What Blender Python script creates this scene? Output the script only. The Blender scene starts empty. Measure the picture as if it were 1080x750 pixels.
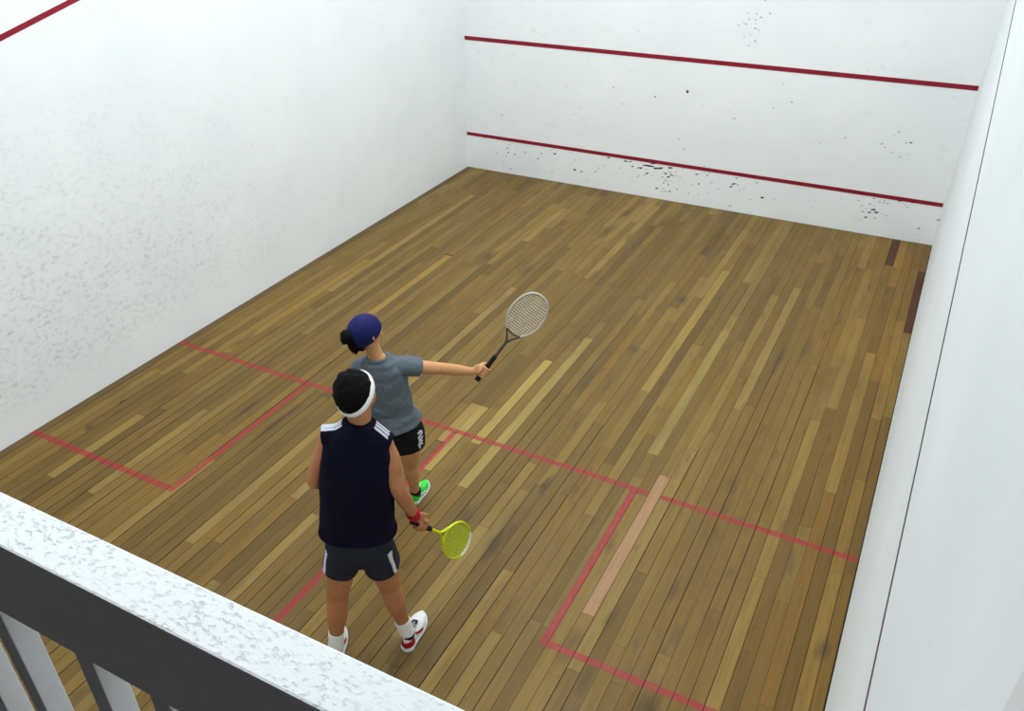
import bpy, bmesh, math, random
from mathutils import Vector as V, Matrix, noise
from mathutils.bvhtree import BVHTree
random.seed(11)
scene = bpy.context.scene
COL = scene.collection
PI = math.pi

# ------------------------------------------------------------------ measured places (metres, court axes)
ROOM_W, ROOM_L, ROOM_H = 6.057, 9.612, 6.20
MAN = {
    'base': V((3.682, 1.988, 0.000)),
    'ahead': V((-0.654, 0.756, 0.000)),
    'right': V((0.756, 0.654, 0.000)),
    'head': V((3.714, 2.068, 1.786)),
    'neck_top': V((3.726, 2.052, 1.658)),
    'neck_base': V((3.741, 2.026, 1.625)),
    'shoulder_l': V((3.603, 1.959, 1.559)),
    'shoulder_r': V((3.834, 2.080, 1.513)),
    'elbow_l': V((3.505, 1.914, 1.295)),
    'wrist_l': V((3.430, 2.114, 1.059)),
    'hand_l': V((3.424, 2.214, 1.001)),
    'elbow_r': V((3.901, 2.071, 1.264)),
    'wrist_r': V((3.888, 2.206, 0.974)),
    'hand_r': V((3.891, 2.248, 0.886)),
    'chest': V((3.705, 2.008, 1.363)),
    'waist': V((3.686, 1.991, 1.056)),
    'pelvis': V((3.680, 1.986, 0.878)),
    'crotch': V((3.678, 1.984, 0.740)),
    'hip_l': V((3.614, 1.930, 0.849)),
    'hip_r': V((3.747, 2.044, 0.803)),
    'knee_l': V((3.544, 1.908, 0.491)),
    'knee_r': V((3.742, 2.120, 0.456)),
    'ankle_l': V((3.523, 1.851, 0.101)),
    'ankle_r': V((3.816, 2.130, 0.121)),
    'racket_butt': V((3.879, 2.198, 0.936)),
    'racket_tip': V((3.943, 2.584, 0.481)),
    'heel_l': V((3.542, 1.802, 0.000)),
    'toe_l': V((3.392, 2.040, 0.000)),
    'heel_r': V((3.844, 2.073, 0.000)),
    'toe_r': V((3.774, 2.372, 0.000)),
}
WOMAN = {
    'base': V((3.155, 3.181, 0.000)),
    'ahead': V((-0.588, 0.809, 0.000)),
    'right': V((0.809, 0.588, 0.000)),
    'head': V((3.136, 2.920, 1.527)),
    'neck_top': V((3.165, 2.929, 1.420)),
    'neck_base': V((3.190, 2.934, 1.364)),
    'shoulder_l': V((3.063, 2.929, 1.250)),
    'shoulder_r': V((3.318, 3.028, 1.282)),
    'elbow_l': V((2.980, 2.967, 0.968)),
    'wrist_l': V((2.934, 3.169, 0.761)),
    'hand_l': V((2.944, 3.263, 0.729)),
    'elbow_r': V((3.488, 3.176, 1.227)),
    'wrist_r': V((3.614, 3.342, 1.149)),
    'hand_r': V((3.653, 3.395, 1.151)),
    'chest': V((3.193, 2.962, 1.173)),
    'waist': V((3.213, 2.976, 0.957)),
    'pelvis': V((3.246, 3.000, 0.782)),
    'crotch': V((3.249, 3.002, 0.666)),
    'hip_l': V((3.183, 2.979, 0.744)),
    'hip_r': V((3.293, 3.034, 0.745)),
    'knee_l': V((3.056, 3.011, 0.357)),
    'knee_r': V((3.226, 3.134, 0.414)),
    'ankle_l': V((3.077, 2.902, 0.136)),
    'ankle_r': V((3.190, 3.207, 0.101)),
    'racket_butt': V((3.632, 3.355, 1.082)),
    'racket_tip': V((3.917, 3.612, 1.584)),
    'heel_l': V((3.063, 2.891, 0.000)),
    'toe_l': V((2.940, 3.115, 0.000)),
    'heel_r': V((3.196, 3.169, 0.000)),
    'toe_r': V((3.148, 3.423, 0.000)),
}


# ------------------------------------------------------------------ materials
def srgb(r, g, b):
    f = lambda c: (c/255/12.92) if c/255 <= .04045 else ((c/255+.055)/1.055)**2.4
    return (f(r), f(g), f(b), 1.0)

class NT:
    """small helper around a material node tree"""
    def __init__(s, name):
        s.m = bpy.data.materials.new(name); s.m.use_nodes = True
        s.t = s.m.node_tree; s.b = s.t.nodes['Principled BSDF']; s.tc = None
    def n(s, typ, **kw):
        nd = s.t.nodes.new(typ)
        for k, v in kw.items(): setattr(nd, k, v)
        return nd
    def l(s, a, b): s.t.links.new(a, b)
    def co(s, scale=(1, 1, 1), loc=(0, 0, 0)):
        if s.tc is None: s.tc = s.n('ShaderNodeTexCoord')
        mp = s.n('ShaderNodeMapping'); mp.inputs['Scale'].default_value = scale; mp.inputs['Location'].default_value = loc
        s.l(s.tc.outputs['Object'], mp.inputs['Vector']); return mp.outputs['Vector']
    def noise(s, vec, scale, detail=3, rough=.55):
        nd = s.n('ShaderNodeTexNoise'); nd.inputs['Scale'].default_value = scale
        nd.inputs['Detail'].default_value = detail; nd.inputs['Roughness'].default_value = rough
        s.l(vec, nd.inputs['Vector']); return nd.outputs['Fac']
    def ramp(s, fac, stops):
        nd = s.n('ShaderNodeValToRGB'); e = nd.color_ramp.elements
        while len(e) < len(stops): e.new(.5)
        for el, (p, c) in zip(e, stops):
            el.position = p; el.color = c if len(c) == 4 else (*c, 1)
        s.l(fac, nd.inputs['Fac']); return nd.outputs['Color']
    def mix(s, fac, a, b, mode='MIX'):
        nd = s.n('ShaderNodeMix', data_type='RGBA', blend_type=mode)
        for sock, v in ((nd.inputs[0], fac), (nd.inputs[6], a), (nd.inputs[7], b)):
            if hasattr(v, 'links') or isinstance(v, bpy.types.NodeSocket): s.l(v, sock)
            else: sock.default_value = v
        return nd.outputs[2]
    def math(s, op, a, b=0.0):
        nd = s.n('ShaderNodeMath', operation=op)
        for sock, v in ((nd.inputs[0], a), (nd.inputs[1], b)):
            if isinstance(v, bpy.types.NodeSocket): s.l(v, sock)
            else: sock.default_value = v
        return nd.outputs[0]
    def base(s, c):
        if isinstance(c, bpy.types.NodeSocket): s.l(c, s.b.inputs['Base Color'])
        else: s.b.inputs['Base Color'].default_value = c
        return s
    def bump(s, h, strength=.3, dist=.01):
        nd = s.n('ShaderNodeBump'); nd.inputs['Strength'].default_value = strength; nd.inputs['Distance'].default_value = dist
        s.l(h, nd.inputs['Height']); s.l(nd.outputs['Normal'], s.b.inputs['Normal']); return s
    def rough(s, r, spec=.5):
        s.b.inputs['Roughness'].default_value = r; s.b.inputs['Specular IOR Level'].default_value = spec; return s

def grey(v): return (v, v, v, 1)

def simple(name, c, rough=.6, var=.12, scale=40, spec=.3, bump=0.0, stretch=(1, 1, 1)):
    t = NT(name); v = t.co(stretch); f = t.noise(v, scale, 4)
    lo = tuple(x*(1-var) for x in c[:3])+(1,); hi = tuple(min(1, x*(1+var)) for x in c[:3])+(1,)
    t.base(t.ramp(f, [(.3, lo), (.7, hi)])).rough(rough, spec)
    if bump: t.bump(f, bump, .003)
    return t.m

def wall_material(name, scuff=None):
    """white painted plaster, a trowelled unevenness, and ball scuffs over the zone of play"""
    t = NT(name); v = t.co()
    c = t.ramp(t.noise(v, 1.3, 5), [(.3, srgb(238, 241, 242)), (.7, srgb(245, 247, 247))])
    fine = t.noise(v, 26, 4, .6)
    if scuff == 'left':
        sep = t.n('ShaderNodeSeparateXYZ'); t.l(v, sep.inputs[0])
        # zone of ball marks: towards the back of the court, between knee and head height
        zy = t.n('ShaderNodeMapRange'); zy.inputs[1].default_value = 6.6; zy.inputs[2].default_value = 2.2; t.l(sep.outputs[1], zy.inputs[0])
        zh = t.n('ShaderNodeMapRange'); zh.inputs[1].default_value = 2.7; zh.inputs[2].default_value = .9; t.l(sep.outputs[2], zh.inputs[0])
        lo = t.n('ShaderNodeMapRange'); lo.inputs[1].default_value = .14; lo.inputs[2].default_value = .42; t.l(sep.outputs[2], lo.inputs[0])
        zone = t.math('MULTIPLY', t.math('MULTIPLY', zy.outputs[0], zh.outputs[0]), lo.outputs[0])
        big = t.noise(t.co((1, .8, 1.3)), 4.5, 4, .6)
        sm = t.noise(t.co((1, 17, 30)), 1.0, 3, .62)
        s1 = t.ramp(sm, [(.50, grey(0)), (.70, grey(1))])
        s2 = t.ramp(big, [(.32, grey(.15)), (.62, grey(1))])
        fac = t.math('MULTIPLY', t.math('MULTIPLY', s1, s2), zone)
        c = t.mix(t.math('MULTIPLY', fac, .62), c, srgb(128, 130, 132))
        c = t.mix(t.math('MULTIPLY', t.math('MULTIPLY', zone, s2), .12), c, srgb(170, 172, 172))
    elif scuff == 'front':
        sm = t.noise(t.co((7, 1, 14)), 1.0, 3, .6); big = t.noise(t.co(), .9, 3)
        fac = t.math('MULTIPLY', t.ramp(sm, [(.60, grey(0)), (.78, grey(1))]), t.ramp(big, [(.42, grey(0)), (.65, grey(1))]))
        c = t.mix(t.math('MULTIPLY', fac, .22), c, srgb(150, 152, 150))
    elif scuff == 'right':
        sm = t.noise(t.co((1, .5, .8)), .7, 3, .5)
        c = t.mix(t.math('MULTIPLY', t.ramp(sm, [(.4, grey(0)), (.75, grey(1))]), .16), c, srgb(170, 176, 176))
    if scuff == 'right': c = t.mix(1.0, c, srgb(243, 245, 246), 'MULTIPLY')  # right wall greyed all over: its dimmer light is put into the paint colour
    t.base(c).rough(.62, .3).bump(fine, .10, .004)
    return t.m

M = {}
M['wall_left'] = wall_material('white_plaster_scuffed', 'left')
M['wall_front'] = wall_material('white_plaster_front', 'front')
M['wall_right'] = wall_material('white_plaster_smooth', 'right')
M['white'] = wall_material('white_plaster')
M['mark'] = simple('ball_mark_grey', srgb(58, 60, 62), .7, .4, 120)
M['mark_pale'] = simple('ball_mark_pale', srgb(190, 193, 194), .7, .25, 120)
M['seam'] = simple('dark_line_paint', srgb(84, 76, 76), .8)
M['gallery'] = simple('gallery_grey', srgb(86, 84, 82), .8)

STAINS = [(3.936, 7.047, 0.05, 0.09, 0.6), (3.836, 5.909, 0.05, 0.08, 0.5), (2.935, 7.147, 0.05, 0.16, 0.55), (2.623, 8.956, 0.05, 0.2, 0.5), (3.138, 8.877, 0.06, 0.25, 0.45), (3.887, 3.113, 0.05, 0.28, 0.6), (5.199, 2.4, 0.07, 0.16, 0.6), (3.935, 3.82, 0.035, 0.12, 0.6), (1.705, 7.034, 0.05, 0.2, 0.6), (2.231, 6.947, 0.05, 0.2, 0.5), (0.528, 4.351, 0.04, 0.2, 0.6), (1.328, 3.559, 0.03, 0.18, 0.6), (1.661, 3.432, 0.04, 0.3, 0.5), (0.305, 3.125, 0.02, 0.03, 0.8), (0.367, 2.734, 0.025, 0.04, 0.8), (0.599, 3.341, 0.04, 0.2, 0.4), (3.662, 5.247, 0.04, 0.3, 0.4), (5.24, 6.591, 0.05, 0.3, 0.4), (5.062, 6.316, 0.03, 0.25, 0.5), (5.976, 3.216, 0.05, 0.1, 0.5), (3.878, 1.752, 0.05, 0.2, 0.6), (3.589, 3.081, 0.05, 0.3, 0.4), (2.631, 8.3, 0.04, 0.3, 0.5), (2.74, 6.015, 0.04, 0.4, 0.4), (3.843, 1.946, 0.05, 0.12, 0.5), (4.661, 2.563, 0.05, 0.15, 0.4), (2.618, 5.846, 0.03, 0.3, 0.4), (5.356, 3.086, 0.05, 0.2, 0.3)]
def wood_material():
    t = NT('hardwood_strip_floor')
    at = t.n('ShaderNodeAttribute', attribute_name='board'); base = at.outputs['Color']; rnd = at.outputs['Alpha']
    # grain runs along each board, shifted by the board's own random number
    cb = t.n('ShaderNodeCombineXYZ'); t.l(t.math('MULTIPLY', rnd, 37.0), cb.inputs[2])
    def gv(sc):
        ad = t.n('ShaderNodeVectorMath', operation='ADD'); t.l(t.co(sc), ad.inputs[0]); t.l(cb.outputs[0], ad.inputs[1]); return ad.outputs[0]
    grain = t.noise(gv((55, 2.2, 1)), 1.0, 4, .6)
    c = t.mix(1.0, base, t.ramp(grain, [(.25, grey(.80)), (.75, grey(1.16))]), 'MULTIPLY')
    blot = t.noise(gv((10, 2.6, 1)), 1.0, 3, .5)
    c = t.mix(t.math('MULTIPLY', t.ramp(blot, [(.60, grey(0)), (.78, grey(1))]), .55), c, srgb(66, 50, 34))
    grime = t.noise(t.co((1.6, .9, 1)), 1.0, 4, .6)
    c = t.mix(t.math('MULTIPLY', t.ramp(grime, [(.48, grey(0)), (.80, grey(1))]), .35), c, srgb(92, 72, 44))
    # dark stains and knots with places of their own: x, y, half width, half length
    sx = t.n('ShaderNodeSeparateXYZ'); t.l(t.co(), sx.inputs[0])
    wob = t.math('MULTIPLY', t.math('SUBTRACT', t.noise(t.co((18, 5, 1)), 1.0, 3), .5), 1.6)
    for (x, y, a, b, k) in STAINS:
        dx = t.math('DIVIDE', t.math('SUBTRACT', sx.outputs[0], x), a); dy = t.math('DIVIDE', t.math('SUBTRACT', sx.outputs[1], y), b)
        d = t.math('ADD', t.math('SQRT', t.math('ADD', t.math('MULTIPLY', dx, dx), t.math('MULTIPLY', dy, dy))), wob)
        mr = t.n('ShaderNodeMapRange'); mr.inputs[1].default_value = 1.25; mr.inputs[2].default_value = .2; mr.inputs[3].default_value = 0; mr.inputs[4].default_value = k
        t.l(d, mr.inputs[0]); c = t.mix(mr.outputs[0], c, srgb(48, 36, 30))
    t.base(c)
    rr = t.ramp(t.noise(t.co((3, 1, 1)), 2.0, 3), [(.3, grey(.44)), (.7, grey(.60))]); t.l(rr, t.b.inputs['Roughness'])
    t.b.inputs['Specular IOR Level'].default_value = .22
    t.bump(grain, .06, .002)
    return t.m
M['wood'] = wood_material()
M['gap'] = simple('board_gap_dark', srgb(30, 20, 10), .9)
def paint_material(name, c, wear=.35):
    t = NT(name); v = t.co((1, 1, 1))
    f = t.noise(v, 22, 5, .65); g = t.noise(t.co((30, 3, 1)), 1.0, 3)
    at = t.n('ShaderNodeAttribute', attribute_name='board')
    k = t.math('ADD', t.math('MULTIPLY', t.ramp(f, [(.42, grey(0)), (.72, grey(1))]), wear), t.math('MULTIPLY', g, .22))
    t.base(t.mix(k, c, at.outputs['Color'])).rough(.5, .3); return t.m
M['red_floor'] = paint_material('worn_red_court_paint', srgb(150, 34, 42))
M['red_wall'] = simple('crimson_line_paint', srgb(140, 20, 44), .6, .15, 8)

def rail_top_material():
    t = NT('flaking_white_paint'); v = t.co((1, 1.5, 1))
    f = t.noise(v, 95, 4, .62); g = t.noise(t.co(), 5.0, 3, .5); h = t.noise(t.co((1, 1.6, 1), (3, 1, 0)), 170, 4, .6)
    sx = t.n('ShaderNodeSeparateXYZ'); t.l(t.co(), sx.inputs[0])
    wear = t.n('ShaderNodeMapRange'); wear.inputs[1].default_value = 5.62; wear.inputs[2].default_value = 5.2; wear.inputs[3].default_value = .25; t.l(sx.outputs[0], wear.inputs[0])
    pits = t.math('MULTIPLY', t.ramp(f, [(.54, grey(0)), (.64, grey(1))]), t.math('MULTIPLY', t.ramp(g, [(.34, grey(.25)), (.60, grey(1))]), wear.outputs[0]))
    c = t.mix(t.math('MULTIPLY', pits, .40), srgb(244, 248, 249), srgb(152, 164, 168))
    deep = t.math('MULTIPLY', t.ramp(h, [(.58, grey(0)), (.70, grey(1))]), pits)
    c = t.mix(t.math('MULTIPLY', deep, .55), c, srgb(120, 132, 136))
    t.base(c).rough(.45, .4)
    t.bump(t.math('SUBTRACT', t.math('MULTIPLY', h, .3), t.math('MULTIPLY', pits, .8)), .35, .004); return t.m
M['rail_top'] = rail_top_material()
M['rail_wood'] = simple('grey_white_rail_paint', srgb(232, 232, 232), .6, .04, 30)

def skin(name, c):
    t = NT(name); f = t.noise(t.co(), 9, 4); lo = (c[0]*.86, c[1]*.80, c[2]*.76, 1)
    t.base(t.ramp(f, [(.35, lo), (.68, c)])).rough(.5, .35)
    t.b.inputs['Subsurface Weight'].default_value = .05; t.b.inputs['Subsurface Radius'].default_value = (.01, .004, .002)
    return t.m
M['skin_man'] = skin('skin_tanned', srgb(184, 124, 84))
M['skin_woman'] = skin('skin_warm', srgb(206, 152, 104))
M['hair'] = simple('black_hair', srgb(9, 8, 8), .8, .4, 200, .1, .3, (1, 1, 4))
M['towel_white'] = simple('white_towelling', srgb(232, 232, 228), .9, .05, 160, .1, .4)
M['navy'] = simple('navy_jersey', srgb(6, 6, 28), .8, .15, 60, .12)
M['trim_white'] = simple('white_trim_cloth', srgb(205, 208, 220), .7, .05, 60)
M['charcoal'] = simple('charcoal_shorts_cloth', srgb(34, 37, 46), .8, .12, 60, .2)
M['heather'] = simple('heather_grey_jersey', srgb(94, 104, 112), .85, .16, 75, .15)
M['black_cloth'] = simple('black_shorts_cloth', srgb(12, 12, 15), .8, .15, 60, .2)
M['bandana'] = simple('royal_blue_cloth', srgb(17, 23, 82), .7, .2, 50, .2)
M['shoe_white'] = simple('white_shoe_leather', srgb(228, 226, 226), .5, .04, 50)
M['shoe_red'] = simple('red_shoe_panel', srgb(160, 14, 34), .5, .1, 50)
M['shoe_black'] = simple('black_shoe_lining', srgb(22, 20, 24), .7)
M['shoe_green'] = simple('neon_green_shoe_mesh', srgb(52, 214, 62), .5, .1, 80)
M['red_band'] = simple('red_towelling', srgb(176, 22, 40), .9, .12, 120)
M['grip_black'] = simple('black_racket_grip', srgb(18, 18, 18), .7)
M['racket_yellow'] = simple('lime_yellow_frame', srgb(206, 214, 20), .4, .08, 30)
M['string_lime'] = simple('lime_string', srgb(188, 200, 30), .5, .08, 30)
M['racket_white'] = simple('white_frame_paint', srgb(236, 238, 226), .4, .04, 30)
M['racket_grey'] = simple('slate_grey_frame', srgb(176, 170, 160), .4, .08, 30)
M['racket_dark'] = simple('dark_grey_shaft', srgb(66, 62, 56), .4, .08, 30)
M['string_pale'] = simple('pale_string', srgb(214, 206, 192), .5, .05, 30)
M['eye_white'] = simple('eye_white', srgb(235, 232, 228), .25, .02, 10)
M['lip'] = simple('lip', srgb(160, 88, 76), .5)

# ------------------------------------------------------------------ mesh helpers
def link(name, me, mat, parent=None, smooth=False, loc=None):
    o = bpy.data.objects.new(name, me); COL.objects.link(o)
    for m in (mat if isinstance(mat, (list, tuple)) else [mat]): me.materials.append(m)
    if smooth:
        for p in me.polygons: p.use_smooth = True
    if loc is not None: o.location = loc
    if parent is not None:
        o.parent = parent
        o.matrix_parent_inverse = Matrix.Translation(parent.location).inverted()
    return o

def from_bm(name, bm, mat, parent=None, smooth=False):
    bmesh.ops.recalc_face_normals(bm, faces=bm.faces)
    me = bpy.data.meshes.new(name); bm.to_mesh(me); bm.free()
    return link(name, me, mat, parent, smooth)

def tag(o, label=None, category=None, group=None, kind=None):
    for k, v in (('label', label), ('category', category), ('group', group), ('kind', kind)):
        if v: o[k] = v
    return o

def box(bm, lo, hi, bevel=0.0, mi=0):
    r = bmesh.ops.create_cube(bm, size=1.0)
    vs = r['verts']; c = [(a+b)/2 for a, b in zip(lo, hi)]; s = [abs(b-a) for a, b in zip(lo, hi)]
    for v in vs: v.co = V((v.co.x*s[0]+c[0], v.co.y*s[1]+c[1], v.co.z*s[2]+c[2]))
    fs = set(f for v in vs for f in v.link_faces)
    for f in fs: f.material_index = mi
    if bevel:
        es = set(e for v in vs for e in v.link_edges)
        bmesh.ops.bevel(bm, geom=list(es), offset=bevel, segments=2, affect='EDGES', profile=.6)
    return vs

def quad(bm, pts, mi=0):
    f = bm.faces.new([bm.verts.new(p) for p in pts]); f.material_index = mi; return f

def catmull(pts, rad, per=6):
    """smooth polyline through pts, radii (tuples) interpolated with it"""
    P = [V(p) for p in pts]; R_ = [r if isinstance(r, tuple) else (r, r) for r in rad]
    if len(P) < 3 and per: per = max(per, 2)
    op, orr = [], []
    g = lambda a, i: a[max(0, min(len(a)-1, i))]
    for i in range(len(P)-1):
        p0, p1, p2, p3 = g(P, i-1), P[i], P[i+1], g(P, i+2)
        for k in range(per):
            t = k/per
            op.append(.5*((2*p1)+(p2-p0)*t+(2*p0-5*p1+4*p2-p3)*t*t+(3*p1-p0-3*p2+p3)*t**3))
            orr.append(tuple(a+(b-a)*(t*t*(3-2*t)) for a, b in zip(R_[i], R_[i+1])))
    op.append(P[-1]); orr.append(R_[-1]); return op, orr

def tube(bm, pts, rad, side=None, n=16, per=6, caps='rr', mi=0, power=2.0):
    """closed loft along pts. rad: r or (half width along `side`, half depth). caps: r round, f flat, for start and end."""
    P, R_ = catmull(pts, rad, per)
    T = []
    for i in range(len(P)):
        a = P[max(0, i-1)]; b = P[min(len(P)-1, i+1)]; T.append((b-a).normalized())
    s = V(side) if side is not None else (V((0, 0, 1)) if abs(T[0].z) < .9 else V((1, 0, 0)))
    rings = []
    def frame_at(i):
        nonlocal s
        s = (s-T[i]*s.dot(T[i])).normalized(); return s.copy(), T[i].cross(s)
    fr = [frame_at(i) for i in range(len(P))]
    def ring(c, a, b, ra, rb):
        vs = []
        for k in range(n):
            th = 2*PI*k/n; ct, st = math.cos(th), math.sin(th)
            ct = math.copysign(abs(ct)**(2/power), ct); st = math.copysign(abs(st)**(2/power), st)
            vs.append(bm.verts.new(c+a*(ra*ct)+b*(rb*st)))
        return vs
    if caps[0] == 'r':
        r = min(R_[0])
        for ph in (80, 55, 28):
            c = math.cos(math.radians(ph)); d = math.sin(math.radians(ph))*r
            rings.append(ring(P[0]-T[0]*d, *fr[0], R_[0][0]*c, R_[0][1]*c))
    for i in range(len(P)): rings.append(ring(P[i], *fr[i], *R_[i]))
    if caps[1] == 'r':
        r = min(R_[-1])
        for ph in (28, 55, 80):
            c = math.cos(math.radians(ph)); d = math.sin(math.radians(ph))*r
            rings.append(ring(P[-1]+T[-1]*d, *fr[-1], R_[-1][0]*c, R_[-1][1]*c))
    fs = []
    for a, b in zip(rings[:-1], rings[1:]):
        for k in range(n): fs.append(bm.faces.new((a[k], a[(k+1) % n], b[(k+1) % n], b[k])))
    if caps[0] != 'o': fs.append(bm.faces.new(rings[0][::-1]))
    if caps[1] != 'o': fs.append(bm.faces.new(rings[-1]))
    for f in fs: f.material_index = mi
    return rings

def ellipsoid(bm, c, ax, r, u=20, v=12, mi=0):
    """ax: three unit vectors, r: three radii"""
    res = bmesh.ops.create_uvsphere(bm, u_segments=u, v_segments=v, radius=1.0)
    for w in res['verts']:
        q = w.co.copy(); w.co = V(c)+ax[0]*(q.x*r[0])+ax[1]*(q.y*r[1])+ax[2]*(q.z*r[2])
    return res['verts']

def remesh(bm, voxel, smooth=4, name='tmp'):
    """fuse the closed lofts in bm into one continuous surface"""
    bmesh.ops.recalc_face_normals(bm, faces=bm.faces)
    me = bpy.data.meshes.new(name); bm.to_mesh(me); bm.free()
    o = bpy.data.objects.new(name, me); COL.objects.link(o)
    md = o.modifiers.new('r', 'REMESH'); md.mode = 'VOXEL'; md.voxel_size = voxel; md.adaptivity = 0
    if smooth:
        sm = o.modifiers.new('s', 'SMOOTH'); sm.factor = .5; sm.iterations = smooth
    dg = bpy.context.evaluated_depsgraph_get()
    out = bpy.data.meshes.new_from_object(o.evaluated_get(dg)); out.name = name
    bpy.data.objects.remove(o); bpy.data.meshes.remove(me)
    out.materials.clear()
    return out

def folds(me, amp, scale, stretch=(1, 1, 1), zlo=None, zhi=None, seed=0.0):
    """cloth folds: push vertices along their normal by a stretched noise"""
    nr = [v.normal.copy() for v in me.vertices]
    for v, n_ in zip(me.vertices, nr):
        q = V((v.co.x*stretch[0], v.co.y*stretch[1], v.co.z*stretch[2]))*scale+V((seed, seed*.7, 0))
        k = 1.0
        if zlo is not None: k = max(0, min(1, (zhi-v.co.z)/(zhi-zlo)))
        v.co += n_*(amp*k*(noise.noise(q)+.5*noise.noise(q*2.1)))

def bvh_of(me): return BVHTree.FromPolygons([v.co.copy() for v in me.vertices], [tuple(p.vertices) for p in me.polygons])

def strip_on(tree, pts, width, lift=.003, across=None, per=8, thick=.003, bm=None):
    """a ribbon of cloth lying on a surface: pts snapped onto it, lifted a little, with thickness"""
    P, _ = catmull(pts, [.01]*len(pts), per)
    S = []
    for p in P:
        loc, nrm, _, _ = tree.find_nearest(p); S.append((loc, nrm))
    bm = bm or bmesh.new(); prev = None
    for i, (l, n_) in enumerate(S):
        t = (S[min(i+1, len(S)-1)][0]-S[max(i-1, 0)][0]).normalized(); c = t.cross(n_).normalized()
        row = []
        for k in (-1, -.5, 0, .5, 1):
            q = l+c*(k*width/2); q2, nn, _, _ = tree.find_nearest(q); row.append(q2+nn*(lift+thick))
        for k in (1, .5, 0, -.5, -1):
            q = l+c*(k*width/2); q2, nn, _, _ = tree.find_nearest(q); row.append(q2+nn*(lift-thick))
        vs = [bm.verts.new(x) for x in row]
        if prev:
            m = len(vs)
            for k in range(m): bm.faces.new((prev[k], prev[(k+1) % m], vs[(k+1) % m], vs[k]))
        else: bm.faces.new(vs)
        prev = vs
    bm.faces.new(prev[::-1]); return bm

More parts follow.
